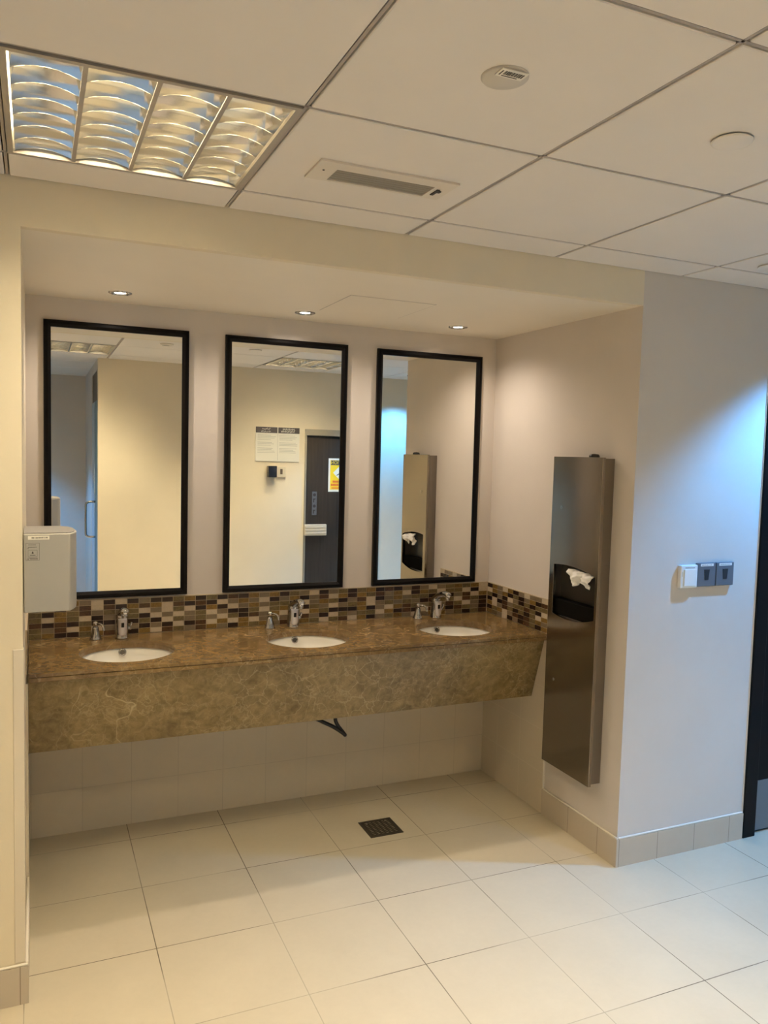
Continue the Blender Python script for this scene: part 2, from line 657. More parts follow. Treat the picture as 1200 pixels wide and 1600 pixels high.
skirting('baseboard_alcove_right', [(W - 0.011, W, -0.011, 0.5095)])
skirting('baseboard_front', [(W, XB - 0.004, -0.011, 0)])
skirting('baseboard_left', [(XL, 0.011, -0.011, 0), (0, 0.011, 0, 0.5095)])
skirting('baseboard_opposite', [(0.5, DX0 - 0.002, YO, YO + 0.011)])

b = BM()
box(b, -0.026, 0.002, -0.0025, 0.0, 0.124, 1.057, 0.001, 1)
box(b, 0.0, 0.0025, -0.0025, 0.026, 0.124, 1.057, 0.001, 1)
struct('trim_5', b, M['guard'])

# ------------------------------------------------------------------ doors
# right end of the front wall: dark door, only its jamb and kick plate show
t = sempty('door_1', (XB, 0, 0))
b = BM()
box(b, XB, XB + 0.072, -0.012, 0.12, 0, 2.08, 0.003)
box(b, XB + 0.908, XB + 0.98, -0.012, 0.12, 0, 2.08, 0.003)
box(b, XB + 0.072, XB + 0.908, -0.012, 0.12, 2.01, 2.08, 0.003)
obj('door_frame', b, M['door_black'], t)
b = BM()
box(b, XB + 0.075, XB + 0.905, 0.012, 0.055, 0.006, 2.006, 0.002)
obj('door_leaf', b, M['door_black'], t)
b = BM()
box(b, XB + 0.095, XB + 0.885, 0.009, 0.012, 0.012, 0.24, 0.001)
obj('kick_plate', b, M['kick'], t)
b = BM()
box(b, XB - 0.004, XB, -0.004, 0.0, 0, 2.08)
struct('trim_6', b, M['bead'])

# door in the opposite wall, seen in the middle mirror
t = sempty('door_2', (DX0, YO, 0))
b = BM()
box(b, DX0, DX0 + 0.018, YO - 0.09, YO + 0.008, 0, DZ)
box(b, DX1 - 0.018, DX1, YO - 0.09, YO + 0.008, 0, DZ)
box(b, DX0 + 0.018, DX1 - 0.018, YO - 0.09, YO + 0.008, DZ - 0.055, DZ)
obj('door_frame', b, M['frame_taupe'], t, 0.002)
b = BM()
box(b, DX0 + 0.020, DX1 - 0.020, YO - 0.055, YO - 0.012, 0.006, DZ - 0.058, 0.002)
leaf = obj('door_leaf', b, M['door_wood'], t)
b = BM()
box(b, DX0 + 0.004, DX0 + 0.215, YO - 0.011, YO + 0.022, 0.905, 1.005, 0.004)
for k in range(3):
    box(b, DX0 + 0.012, DX0 + 0.207, YO + 0.022, YO + 0.025, 0.922 + 0.026 * k, 0.937 + 0.026 * k, 0.001, 1)
hp = obj('push_plate', b, M['cream_plastic'], t)
hp['label'] = 'cream ribbed push plate'

# cubicle door at the corridor corner, seen in the left mirror
t = sempty('door_3', (0.52, -2.36, 0))
b = BM()
box(b, 0.506, 0.60, -2.372, YO - 0.1, 0, 2.29)
box(b, 0.506, 0.60, -3.02, -3.0, 0, 2.29)
box(b, 0.506, 0.60, -3.0, -2.372, 2.05, 2.29)
obj('door_frame', b, M['frame_dark'], t)
b = BM()
box(b, 0.502, 0.540, -2.70, -2.374, 0.08, 2.045, 0.002)
obj('door_leaf', b, M['door_teal'], t)
b = BM()
box(b, 0.500, 0.540, -2.998, -2.702, 0.08, 2.045, 0.002)
obj('side_panel', b, M['door_edge'], t)
b = BM()
hz0, hz1, hy = 0.895, 1.195, -2.60
path = [(0.502, hy, hz0), (0.455, hy, hz0 + 0.001), (0.434, hy, hz0 + 0.012), (0.425, hy, hz0 + 0.04)]
path += [(0.425, hy, hz1 - 0.04), (0.434, hy, hz1 - 0.012), (0.455, hy, hz1 - 0.001), (0.502, hy, hz1)]
sweep(b, smooth_path(path, 4), 0.0095, 12)
obj('pull_handle', b, M['chrome'], t)

# ------------------------------------------------------------------ vanity counter
XS = (0.366, 1.108, 1.829)                   # basin centres
YS, SRX, SRY = 0.765, 0.181, 0.172
t = thing('vanity_counter', 'long brown marble vanity counter with three oval basin cut-outs and a sloping marble front', 'counter', (W / 2, 0.8, ZC - 0.03))
b = BM()
holes = [ellipse(x, YS, SRX, SRY) for x in XS]
plate_with_holes(b, [(0.009, 0.521), (W - 0.009, 0.521), (W - 0.009, D - 0.009), (0.009, D - 0.009)], holes, 2, ZC - 0.013, ZC)
b2 = BM()
plate_with_holes(b2, [(0.009, 0.526), (W - 0.009, 0.526), (W - 0.009, D - 0.009), (0.009, D - 0.009)], holes, 2, ZC - 0.015, ZC - 0.013, 1)
for f in b2.faces:
    if f.calc_center_median().y > 0.53:
        f.material_index = 0
me_ = bpy.data.meshes.new('tmp')
b2.to_mesh(me_)
b.from_mesh(me_)
bpy.data.meshes.remove(me_)
b2.free()
b2 = BM()
plate_with_holes(b2, [(0.009, 0.522), (W - 0.009, 0.522), (W - 0.009, D - 0.009), (0.009, D - 0.009)], holes, 2, ZC - 0.03, ZC - 0.015)
me_ = bpy.data.meshes.new('tmp')
b2.to_mesh(me_)
b.from_mesh(me_)
bpy.data.meshes.remove(me_)
b2.free()
obj('countertop', b, [M['marble_top'], M['groove']], t, 0.0012)
b = BM()
prism(b, [(0.540, ZC - 0.0305), (0.560, ZC - 0.0305), (0.645, 0.527), (0.625, 0.523)], 0, 0.0085, W - 0.0085)
obj('apron', b, M['marble_apron'], t)

# ------------------------------------------------------------------ mosaic backsplash
b = BM()
MZ0, MZ1 = ZC + 0.001, ZC + 0.154
rng = random.Random(11)
TW, TH = 0.0482, 0.0218
weights = [0.24, 0.18, 0.19, 0.13, 0.18, 0.08]


def mosaic(bm, length, place):
    n = int(math.ceil(length / TW))
    rows = 7
    prev = [None] * rows
    for i in range(n):
        a, c = i * TW + 0.0009, min((i + 1) * TW - 0.0009, length)
        if c - a < 0.004:
            continue
        for j in range(rows):
            k = rng.choices(range(6), weights)[0]
            if k == prev[j] or (k == 0 and j and prev[j - 1] == 0):
                k = rng.choices(range(6), weights)[0]
            prev[j] = k
            z0, z1 = MZ0 + j * TH + 0.0009, MZ0 + (j + 1) * TH - 0.0009
            place(bm, a, c, z0, z1, k + 1)


mosaic(b, W - 0.014, lambda bm, a, c, z0, z1, k: box(bm, 0.007 + a, 0.007 + c, D - 0.0062, D - 0.003, z0, z1, 0, 1, k))
mosaic(b, D - 0.533, lambda bm, a, c, z0, z1, k: box(bm, W - 0.0062, W - 0.003, D - 0.007 - c, D - 0.007 - a, z0, z1, 0, 1, k))
mosaic(b, D - 0.533, lambda bm, a, c, z0, z1, k: box(bm, 0.003, 0.0062, D - 0.007 - c, D - 0.007 - a, z0, z1, 0, 1, k))
box(b, 0.0, W, D - 0.0052, D, ZC, MZ1)
box(b, W - 0.0052, W, 0.526, D - 0.0052, ZC, MZ1)
box(b, 0, 0.0052, 0.526, D - 0.0052, ZC, MZ1)
box(b, 0.0, W, D - 0.007, D, MZ1, MZ1 + 0.003)
box(b, W - 0.007, W, 0.526, D - 0.007, MZ1, MZ1 + 0.003)
box(b, 0, 0.007, 0.526, D - 0.007, MZ1, MZ1 + 0.003)
o = obj('mosaic_backsplash', b, [M['mosaic_grout']] + [M['mosaic_' + n] for n, c in MOSAIC])
tag(o, 'strip of brown, cream and gold mosaic tile along the wall above the marble counter', 'backsplash')

# ------------------------------------------------------------------ basins
def make_basin(label):
    t = thing('wash_basin', label, 'sink', (XS[0], YS, ZC - 0.031), 'undermounted wash basins')
    b = BM()
    prof = []
    dep = 0.135
    N = 16
    for k in range(N + 1):
        a = k / N
        r = math.cos(a * PI / 2) ** 0.62
        prof.append((max(r, 0.10), -dep * math.sin(a * PI / 2)))
    prof = [(1.14, 0.0)] + prof
    lathe(b, prof, XS[0], YS, ZC - 0.0315, 56, SRX + 0.006, SRY + 0.006)
    outer = [(1.14, 0.0)] + [(r + 0.06, z - 0.010) for r, z in prof[1:]]
    lathe(b, outer, XS[0], YS, ZC - 0.0315, 56, SRX + 0.006, SRY + 0.006, cap_last=True)
    bowl = obj('bowl', b, M['ceramic'], t)
    b = BM()
    lathe(b, [(0.004, -0.1335), (0.024, -0.1325), (0.024, -0.1405)], XS[0], YS, ZC - 0.0315, 20, cap_first=True)
    obj('drain', b, M['chrome'], t)
    # overflow ring on the far side of the bowl, facing the user
    b = BM()
    c = Vector((XS[0] - 0.004, YS + SRY - 0.004, ZC - 0.046))
    n = Vector((0, -1.0, 0.38)).normalized()
    u = Vector((1, 0, 0))
    v = n.cross(u)
    R1, R2 = 0.0125, 0.0035
    rings = []
    for i in range(24):
        a = 2 * PI * i / 24
        rad = math.cos(a) * u + math.sin(a) * v
        rings.append([b.verts.new(c + rad * (R1 + R2 * math.cos(2 * PI * k / 8)) + n * R2 * math.sin(2 * PI * k / 8)) for k in range(8)])
    for i in range(24):
        for k in range(8):
            f = b.faces.new((rings[i][k], rings[(i + 1) % 24][k], rings[(i + 1) % 24][(k + 1) % 8], rings[i][(k + 1) % 8]))
            f.smooth = True
    f = b.faces.new([b.verts.new(c + (math.cos(2 * PI * i / 24) * u + math.sin(2 * PI * i / 24) * v) * R1 + n * 0.0005) for i in range(24)])
    f.material_index = 1
    obj('overflow_ring', b, [M['chrome'], M['steel_dark']], t)
    return t


basin = make_basin('white oval basin at the left end of the marble counter')
for x, lb in ((XS[1], 'white oval basin in the middle of the marble counter'), (XS[2], 'white oval basin at the right end of the counter, nearest the steel cabinet')):
    dup(basin, (x, YS, ZC - 0.031), lb)


# ------------------------------------------------------------------ sensor faucets
def make_faucet(label):
    fx, fy = XS[0], 1.0
    t = thing('sensor_faucet', label, 'faucet', (fx, fy, ZC), 'chrome sensor faucets')
    b = BM()
    lathe(b, [(1.12, 0), (1.12, 0.004), (1.0, 0.007), (0.98, 0.05), (0.97, 0.084), (0.90, 0.095), (0.70, 0.104), (0.35, 0.110), (0.02, 0.1115)],
          fx, fy, ZC, 36, 0.0255, 0.029, cap_first=True, cap_last=True)
    obj('body', b, M['chrome'], t)
    b = BM()
    path = smooth_path([(fx, fy + 0.008, ZC + 0.082), (fx, fy - 0.012, ZC + 0.105), (fx, fy - 0.05, ZC + 0.122), (fx, fy - 0.092, ZC + 0.133), (fx, fy - 0.122, ZC + 0.134), (fx, fy - 0.134, ZC + 0.128)], 5)
    n = len(path)
    sweep(b, path, [0.021 - 0.0055 * i / (n - 1) if i < n - 3 else 0.0155 - 0.003 * (i - n + 4) for i in range(n)], 20, True, 0.72)
    obj('spout', b, M['chrome'], t)
    b = BM()
    lathe(b, [(0.0105, 0.004), (0.0115, -0.010), (0.0095, -0.0145), (0.004, -0.0145)], fx, fy - 0.118, ZC + 0.122, 18, cap_first=True, cap_last=True)
    obj('aerator', b, M['chrome'], t)
    # sensor plate: a tongue-shaped plate curved around the front of the body
    b = BM()
    cols, rows = 8, 12
    grid = []
    for j in range(rows + 1):
        z = 0.012 + 0.074 * j / rows
        wmax = 0.66 if z > 0.030 else 0.66 * math.sqrt(max(0.02, 1 - ((0.030 - z) / 0.0185) ** 2))
        row = []
        for i in range(cols + 1):
            a = -PI / 2 + wmax * (2 * i / cols - 1)
            row.append((fx + 0.0268 * math.cos(a), fy + 0.0305 * math.sin(a), ZC + z))
        grid.append([b.verts.new(p) for p in row])
    for j in range(rows):
        for i in range(cols):
            f = b.faces.new((grid[j][i], grid[j][i + 1], grid[j + 1][i + 1], grid[j + 1][i]))
            f.smooth = True
    sp = obj('sensor_plate', b, M['plate'], t)
    md = sp.modifiers.new('solid', 'SOLIDIFY')
    md.thickness = 0.0025
    b = BM()
    box(b, fx - 0.0058, fx + 0.0058, fy - 0.0352, fy - 0.0295, ZC + 0.050, ZC + 0.070, 0.0015)
    obj('sensor_window', b, M['black_gloss'], t)
    b = BM()
    sweep(b, [(fx + 0.022, fy, ZC + 0.040), (fx + 0.034, fy, ZC + 0.040), (fx + 0.038, fy, ZC + 0.040)], [0.0085, 0.0085, 0.006], 14)
    sweep(b, smooth_path([(fx + 0.033, fy, ZC + 0.038), (fx + 0.036, fy - 0.006, ZC + 0.052), (fx + 0.038, fy - 0.008, ZC + 0.066)], 4), [0.006, 0.0055, 0.0055, 0.005, 0.005, 0.005, 0.005, 0.005, 0.0035], 10)
    obj('side_lever', b, M['chrome'], t)
    return t


faucet = make_faucet('chrome sensor faucet behind the left basin')
for x, lb in ((1.114, 'chrome sensor faucet behind the middle basin'), (1.850, 'chrome sensor faucet behind the right basin')):
    dup(faucet, (x, 1.0, ZC), lb)


def make_soap(label):
    sx, sy = 0.261, 1.0
    t = thing('soap_dispenser', label, 'soap dispenser', (sx, sy, ZC), 'chrome soap pumps')
    b = BM()
    lathe(b, [(0.0255, 0), (0.0255, 0.003), (0.023, 0.007), (0.017, 0.028), (0.0125, 0.046), (0.011, 0.052)], sx, sy, ZC, 28, cap_first=True, cap_last=True)
    obj('base', b, M['chrome'], t)
    b = BM()
    lathe(b, [(0.009, 0.051), (0.009, 0.058), (0.0115, 0.060), (0.012, 0.068), (0.010, 0.074), (0.003, 0.077)], sx, sy, ZC, 22, cap_first=True, cap_last=True)
    obj('pump_head', b, M['chrome'], t)
    b = BM()
    sweep(b, smooth_path([(sx, sy, ZC + 0.066), (sx + 0.016, sy - 0.020, ZC + 0.068), (sx + 0.027, sy - 0.035, ZC + 0.060), (sx + 0.030, sy - 0.040, ZC + 0.042)], 5), 0.0048, 12)
    obj('nozzle', b, M['chrome'], t)
    return t


soap = make_soap('small chrome soap pump left of the left basin faucet')
for x, lb in ((1.005, 'small chrome soap pump left of the middle basin faucet'), (1.752, 'small chrome soap pump left of the right basin faucet')):
    dup(soap, (x, 1.0, ZC), lb)


# ------------------------------------------------------------------ mirrors
def make_mirror(x0, x1, z0, z1, label, tilt, yawt=0.0):
    cx, cz = (x0 + x1) / 2, (z0 + z1) / 2
    t = thing('wall_mirror', label, 'mirror', (cx, D, cz), 'framed wall mirrors')
    b = BM()
    fwid = 0.028
    prof = [(0.0, 0.0), (0.0, -0.016), (0.006, -0.021), (0.016, -0.021), (0.024, -0.015), (fwid, -0.012), (fwid, 0.0)]   # (inwards, y)
    n = len(prof)
    loops = []
    for (sx, sz) in ((0, 0), (1, 0), (1, 1), (0, 1)):
        loop = []
        for inw, yy in prof:
            px = x0 + inw if sx == 0 else x1 - inw
            pz = z0 + inw if sz == 0 else z1 - inw
            loop.append(b.verts.new((px, D + yy, pz)))
        loops.append(loop)
    for i in range(4):
        A, B = loops[i], loops[(i + 1) % 4]
        for k in range(n):
            b.faces.new((A[k], A[(k + 1) % n], B[(k + 1) % n], B[k]))
    obj('frame', b, M['black_frame'], t)
    b = BM()
    box(b, x0 + fwid - 0.004, x1 - fwid + 0.004, D - 0.008, D - 0.006, z0 + fwid - 0.004, z1 - fwid + 0.004)
    g = obj('mirror_glass', b, M['mirror'], t)
    g.rotation_euler = (-tilt, 0, yawt)
    return t


make_mirror(0.066, 0.643, 1.006, 2.147, 'tall black framed mirror on the left, behind the silver hand dryer', 0.0024)
make_mirror(0.801, 1.374, 1.005, 2.146, 'tall black framed mirror in the middle, above the middle basin', 0.0014)
make_mirror(1.526, 2.098, 1.005, 2.143, 'tall black framed mirror on the right, nearest the alcove corner', 0.0030, 0.0)


# ------------------------------------------------------------------ alcove downlights, access panel
def make_downlight(x, y, z, label, lens, group):
    t = thing('recessed_downlight', label, 'downlight', (x, y, z), group)
    b = BM()
    lathe(b, [(0.024, 0.006), (0.027, -0.001), (0.036, -0.0045), (0.043, -0.0035), (0.045, 0.0)], x, y, z, 32)
    obj('trim_ring', b, M['chrome'], t)
    b = BM()
    lathe(b, [(0.0005, -0.001), (0.020, -0.001), (0.0245, 0.002)], x, y, z, 24, cap_first=True)
    obj('lens', b, lens, t)
    return t


DL = ((0.340, 0.84), (1.101, 0.865), (1.835, 0.838))
for (x, y), lb in zip(DL, ('small lit downlight in the alcove ceiling above the left mirror', 'small lit downlight in the alcove ceiling above the middle mirror', 'small lit downlight in the alcove ceiling above the right mirror')):
    t = make_downlight(x, y, HN, lb, M['lens'], 'downlights in the alcove ceiling')
    s = spot('lamp', (0, 0, -0.012), ALCOVE_W, ALCOVE_COLOR, 152, 1.0, 0.022)
    s.parent = t

b = BM()
box(b, 1.135, 1.495, 0.405, 0.768, HN - 0.0015, HN, 0.0007, 1)
plate_with_holes(b, [(1.1325, 0.4025), (1.4975, 0.4025), (1.4975, 0.7705), (1.1325, 0.7705)], [[(1.135, 0.405), (1.495, 0.405), (1.495, 0.768), (1.135, 0.768)]], 2, HN - 0.0008, HN - 0.0001, 0)
for f in b.faces:
    c_ = f.calc_center_median()
    if not (1.1345 < c_.x < 1.4955 and 0.4045 < c_.y < 0.7685):
        f.material_index = 1
tag(obj('access_panel', b, [M['soffit'], M['grid']]), 'flush square access panel in the alcove ceiling right of the middle downlight', 'panel')


# ------------------------------------------------------------------ louvred ceiling lights
def make_fixture(label):
    col, row = LIGHT_CELLS[0]
    x0, x1 = X0 + CT * col + 0.006, X0 + CT * (col + 1) - 0.006
    y1, y0 = -G0 - CT * row - 0.006, -G0 - CT * (row + 1) + 0.006
    t = thing('ceiling_light', label, 'ceiling light', ((x0 + x1) / 2, (y0 + y1) / 2, H), 'louvred ceiling lights')
    z = H
    fr = 0.013
    b = BM()
    plate_with_holes(b, [(x0, y0), (x1, y0), (x1, y1), (x0, y1)], [[(x0 + fr, y0 + fr), (x1 - fr, y0 + fr), (x1 - fr, y1 - fr), (x0 + fr, y1 - fr)]], 2, z - 0.002, z + 0.008)
    obj('frame', b, M['alu_edge'], t)
    b = BM()
    zt = z + 0.110
    box(b, x0 + 0.002, x1 - 0.002, y0 + 0.002, y1 - 0.002, zt, zt + 0.004)
    box(b, x0 + 0.002, x0 + 0.006, y0 + 0.002, y1 - 0.002, z + 0.008, zt)
    box(b, x1 - 0.006, x1 - 0.002, y0 + 0.002, y1 - 0.002, z + 0.008, zt)
    box(b, x0 + 0.006, x1 - 0.006, y0 + 0.002, y0 + 0.006, z + 0.008, zt)
    box(b, x0 + 0.006, x1 - 0.006, y1 - 0.006, y1 - 0.002, z + 0.008, zt)
    obj('tray', b, M['fixture_white'], t)
    ix0, ix1, iy0, iy1 = x0 + fr, x1 - fr, y0 + fr, y1 - fr
    cw = (ix1 - ix0) / 4
    for c in range(4):
        a, e = ix0 + c * cw, ix0 + (c + 1) * cw
        # parabolic side reflectors of one cell plus its cross blades
        b = BM()
        nst = 6
        for side in (0, 1):
            prev = None
            for k in range(nst + 1):
                f = k / nst
                zz = z + 0.002 + 0.066 * f
                inset = 0.0045 + 0.020 * f ** 1.8
                px = a + inset if side == 0 else e - inset
                cur = (b.verts.new((px, iy0, zz)), b.verts.new((px, iy1, zz)))
                if prev:
                    ff = b.faces.new((prev[0], prev[1], cur[1], cur[0]))
                    ff.smooth = True
                prev = cur
        nb = 7
        sp = (iy1 - iy0) / nb
        for k in range(nb + 1):
            yc = min(max(iy0 + k * sp, iy0 + 0.004), iy1 - 0.004)
            segs = 5
            nx = 6
            for side in (-1, 1):
                grid = []
                for i in range(segs + 1):
                    f = i / segs
                    rowv = []
                    for q in range(nx + 1):
                        u = q / nx
                        wx = a + 0.004 + (e - a - 0.008) * u
                        dip = 0.014 * (4 * u * (1 - u))            # the blade's lower edge arches up in the middle
                        zz = z + 0.003 + dip + (0.060 - dip) * f
                        rowv.append(b.verts.new((wx, yc + side * (0.0006 + 0.011 * f ** 1.7), zz)))
                    grid.append(rowv)
                for i in range(segs):
                    for q in range(nx):
                        ff = b.faces.new((grid[i][q], grid[i][q + 1], grid[i + 1][q + 1], grid[i + 1][q]))
                        ff.smooth = True
        obj('louvre', b, M['aluminium'], t)
    for c in range(1, 4):
        b = BM()
        xd = ix0 + c * cw
        box(b, xd - 0.005, xd + 0.005, iy0, iy1, z, z + 0.004)
        obj('divider', b, M['alu_edge'], t)
    for c in range(4):
        b = BM()
        xc = ix0 + (c + 0.5) * cw
        sweep(b, [(xc, iy0 + 0.012, z + 0.084), (xc, iy1 - 0.012, z + 0.084)], 0.0125, 12)
        obj('tube', b, M['tube'], t)
    return t


fx = make_fixture('square louvred ceiling light with four rows of shiny blades above the left wall')
bx, by, bz = fx.location
dup(fx, (bx, by - 2 * CT, bz), 'louvred ceiling light seen only in the left mirror, above the corridor opening')
dup(fx, (bx + 3 * CT, by - 2 * CT, bz), 'louvred ceiling light seen only in the middle mirror, above the dark wood door')
for ch in fx.children:                       # the tubes of the light nearest the alcove are dimmed to darken the fascia
    if ch.name.startswith('tube'):
        ch.material_slots[0].link = 'OBJECT'
        ch.material_slots[0].material = M['tube_dim']


# ------------------------------------------------------------------ small ceiling things
t = thing('smoke_detector', 'flat round ceiling detector with a barcode sticker on its rim', 'detector', (0.866, -1.092, H))
b = BM()
lathe(b, [(0.046, 0.0), (0.046, -0.003), (0.043, -0.006), (0.001, -0.0075)], 0.866, -1.092, H, 36, cap_last=True)
obj('cover', b, M['disc'], t)
b = BM()
box(b, 0.835, 0.892, -1.136, -1.106, H - 0.0095, H - 0.0078)
st = obj('barcode_sticker', b, M['sticker'], t)
b = BM()
rr = random.Random(3)
x = 0.846
while x < 0.886:
    w_ = rr.choice((0.0012, 0.0018, 0.003))
    box(b, x, x + w_, -1.130, -1.116, H - 0.0099, H - 0.0095)
    x += w_ + rr.choice((0.001, 0.0016))
box(b, 0.846, 0.880, -1.1125, -1.110, H - 0.0099, H - 0.0095)
box(b, 0.839, 0.8415, -1.130, -1.112, H - 0.0099, H - 0.0095)
obj('barcode', b, M['ink'], st)


def sprinkler(x, y, r, label):
    t = thing('sprinkler_cover', label, 'sprinkler cover', (x, y, H), 'round sprinkler covers')
    b = BM()
    lathe(b, [(r, 0.0), (r + 0.002, -0.002), (r + 0.001, -0.0045), (r - 0.003, -0.0055), (0.001, -0.0065)], x, y, H - 0.0025, 36, cap_last=True)
    obj('cover_plate', b, M['tile_board'], t)
    b = BM()
    lathe(b, [(r - 0.012, -0.006), (r - 0.012, 0.0)], x, y, H, 30)
    obj('collar', b, M['dark'], t)


sprinkler(1.481, -1.070, 0.043, 'round white sprinkler cover on the ceiling board at the upper right')
sprinkler(2.52, -0.290, 0.045, 'round white sprinkler cover at the right edge of the ceiling near the blue lit wall')

t = thing('ceiling_vent', 'small rectangular white ceiling vent with a grey slot and a black catch', 'vent', (0.885, -0.46, H))
b = BM()
plate_with_holes(b, [(0.690, -0.527), (1.082, -0.527), (1.082, -0.388), (0.690, -0.388)], [[(0.748, -0.482), (1.030, -0.482), (1.030, -0.400), (0.748, -0.400)]], 2, H - 0.006, H - 0.0005)
obj('frame', b, M['vent_frame'], t)
b = BM()
box(b, 0.7485, 1.0295, -0.4815, -0.4005, H - 0.003, H - 0.0008)
for k in range(5):
    box(b, 0.749, 1.029, -0.472 + 0.015 * k, -0.4705 + 0.015 * k, H - 0.0036, H - 0.003)
obj('slot', b, M['vent_grey'], t)
b = BM()
box(b, 1.042, 1.052, -0.470, -0.425, H - 0.009, H - 0.006, 0.001)
box(b, 1.050, 1.060, -0.462, -0.448, H - 0.009, H - 0.006, 0.001)
obj('catch', b, M['ink'], t)
b = BM()
lathe(b, [(0.003, 0), (0.003, -0.0015), (0.0005, -0.002)], 0.716, -0.466, H - 0.006, 10, cap_last=True)
obj('screw', b, M['ink'], t)

# cool white downlights over the right-hand lobby and in the corridor
for (x, y, lb, wt, sz) in ((3.12, -0.42, 'cool white downlight over the dark door at the right', 1.0, 112),
                           (3.12, -1.90, 'cool white downlight beside the opposite wall, reflected in the right mirror', 0.7, 112),
                           (-0.35, -3.25, 'cool white downlight at the corridor end, reflected in the left mirror', 0.9, 92)):
    t = make_downlight(x, y, H, lb, M['lens_cool'], 'cool white downlights')
    s = spot('lamp', (0, 0, -0.012), COOL_W * wt, COOL_COLOR, sz, 0.5, 0.03)
    s.parent = t

# ------------------------------------------------------------------ steel towel dispenser
PX = W - 0.067
Y0, Y1, Z0, Z1 = 0.113, 0.443, 0.292, 1.652
t = thing('towel_dispenser', 'tall brushed steel paper towel dispenser and waste cabinet on the alcove side wall', 'towel dispenser', (W, 0.278, Z0))
b = BM()
box(b, W - 0.048, W - 0.0005, Y0 + 0.008, Y1 - 0.008, Z0 + 0.006, 0.96)
box(b, W - 0.048, W - 0.0005, Y0 + 0.008, Y1 - 0.008, 1.215, Z1 - 0.004)
box(b, W - 0.048, W - 0.0005, Y0 + 0.008, Y0 + 0.014, 0.96, 1.215)
box(b, W - 0.048, W - 0.0005, Y1 - 0.014, Y1 - 0.008, 0.96, 1.215)
obj('body', b, M['steel_side'], t, 0.0015)
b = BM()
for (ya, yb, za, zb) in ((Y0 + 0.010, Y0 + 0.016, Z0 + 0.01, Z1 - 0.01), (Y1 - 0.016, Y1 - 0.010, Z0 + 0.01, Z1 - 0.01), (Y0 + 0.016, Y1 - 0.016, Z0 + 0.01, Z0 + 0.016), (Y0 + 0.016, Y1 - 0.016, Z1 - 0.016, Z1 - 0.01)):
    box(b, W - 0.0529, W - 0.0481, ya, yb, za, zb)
obj('door_gap_shade', b, M['dark'], t)  # black strips added as the shadow line between door and body
b = BM()
oy0, oy1 = 0.128, 0.412
hole = []
for k in range(13):
    u = k / 12
    hole.append((oy0 + (oy1 - oy0) * u, 0.985 - 0.018 * u - 0.020 * 4 * u * (1 - u)))
for k in range(13):
    u = 1 - k / 12
    hole.append((oy0 + (oy1 - oy0) * u, 1.164 + 0.018 * u + 0.014 * 4 * u * (1 - u)))
plate_with_holes(b, [(Y0, Z0), (Y1, Z0), (Y1, Z1), (Y0, Z1)], [hole], 0, PX, W - 0.053)
obj('door', b, M['steel'], t, 0.001)
b = BM()
box(b, W - 0.010, W - 0.008, Y0 + 0.014, Y1 - 0.014, 0.96, 1.215)
obj('recess', b, M['steel_dark'], t)
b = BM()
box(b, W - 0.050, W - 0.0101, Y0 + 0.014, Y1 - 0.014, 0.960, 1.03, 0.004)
obj('bin_mouth', b, M['dark'], t)
for (yy, zz) in ((0.372, 1.434), (0.382, 0.675)):
    b = BM()
    sweep(b, [(PX + 0.001, yy, zz), (PX - 0.002, yy, zz)], 0.007, 16)
    box(b, PX - 0.0026, PX - 0.002, yy - 0.001, yy + 0.001, zz - 0.004, zz + 0.004, 0, 1, 1)
    obj('lock', b, [M['chrome'], M['ink']], t)
b = BM()
lathe(b, [(0.022, 0), (0.022, 0.010), (0.017, 0.017), (0.002, 0.019)], W - 0.030, 0.215, Z1 - 0.004, 20, cap_last=True)
obj('top_cap', b, M['black_gloss'], t)

# crumpled paper towel hanging out of the dispenser mouth
b = BM()
nu, nv = 22, 16
rp = random.Random(5)
ph = [rp.uniform(0, 6.28) for _ in range(8)]
grid = []
for j in range(nv + 1):
    v = j / nv
    row = []
    for i in range(nu + 1):
        u = i / nu
        hang = 0.066 + 0.022 * math.sin(u * 6.5 + 0.6) - 0.030 * (1 - u) ** 3 - 0.02 * max(0, u - 0.8) / 0.2
        narrow = 0.85 + 0.15 * math.cos(v * 3)
        yy = 0.300 - (0.160 * u) * narrow - 0.006 * math.sin(v * 5 + ph[0])
        top = 1.176 - 0.012 * u + 0.004 * math.sin(PI * u)
        zz = top - hang * v
        xx = PX + 0.010 - 0.020 * math.sin(PI * min(1, v * 1.2)) + 0.007 * math.sin(13 * u + 4 * v + ph[1]) + 0.005 * math.sin(29 * u - 7 * v + ph[2]) + 0.003 * math.sin(17 * v + 9 * u + ph[3])
        row.append(b.verts.new((xx, yy, zz)))
    grid.append(row)
for j in range(nv):
    for i in range(nu):
        f = b.faces.new((grid[j][i], grid[j][i + 1], grid[j + 1][i + 1], grid[j + 1][i]))
        f.smooth = True
o = obj('paper_towel', b, M['paper'])
md = o.modifiers.new('solid', 'SOLIDIFY')
md.thickness = 0.0012
tag(o, 'crumpled white paper towel hanging from the mouth of the steel dispenser', 'paper towel')

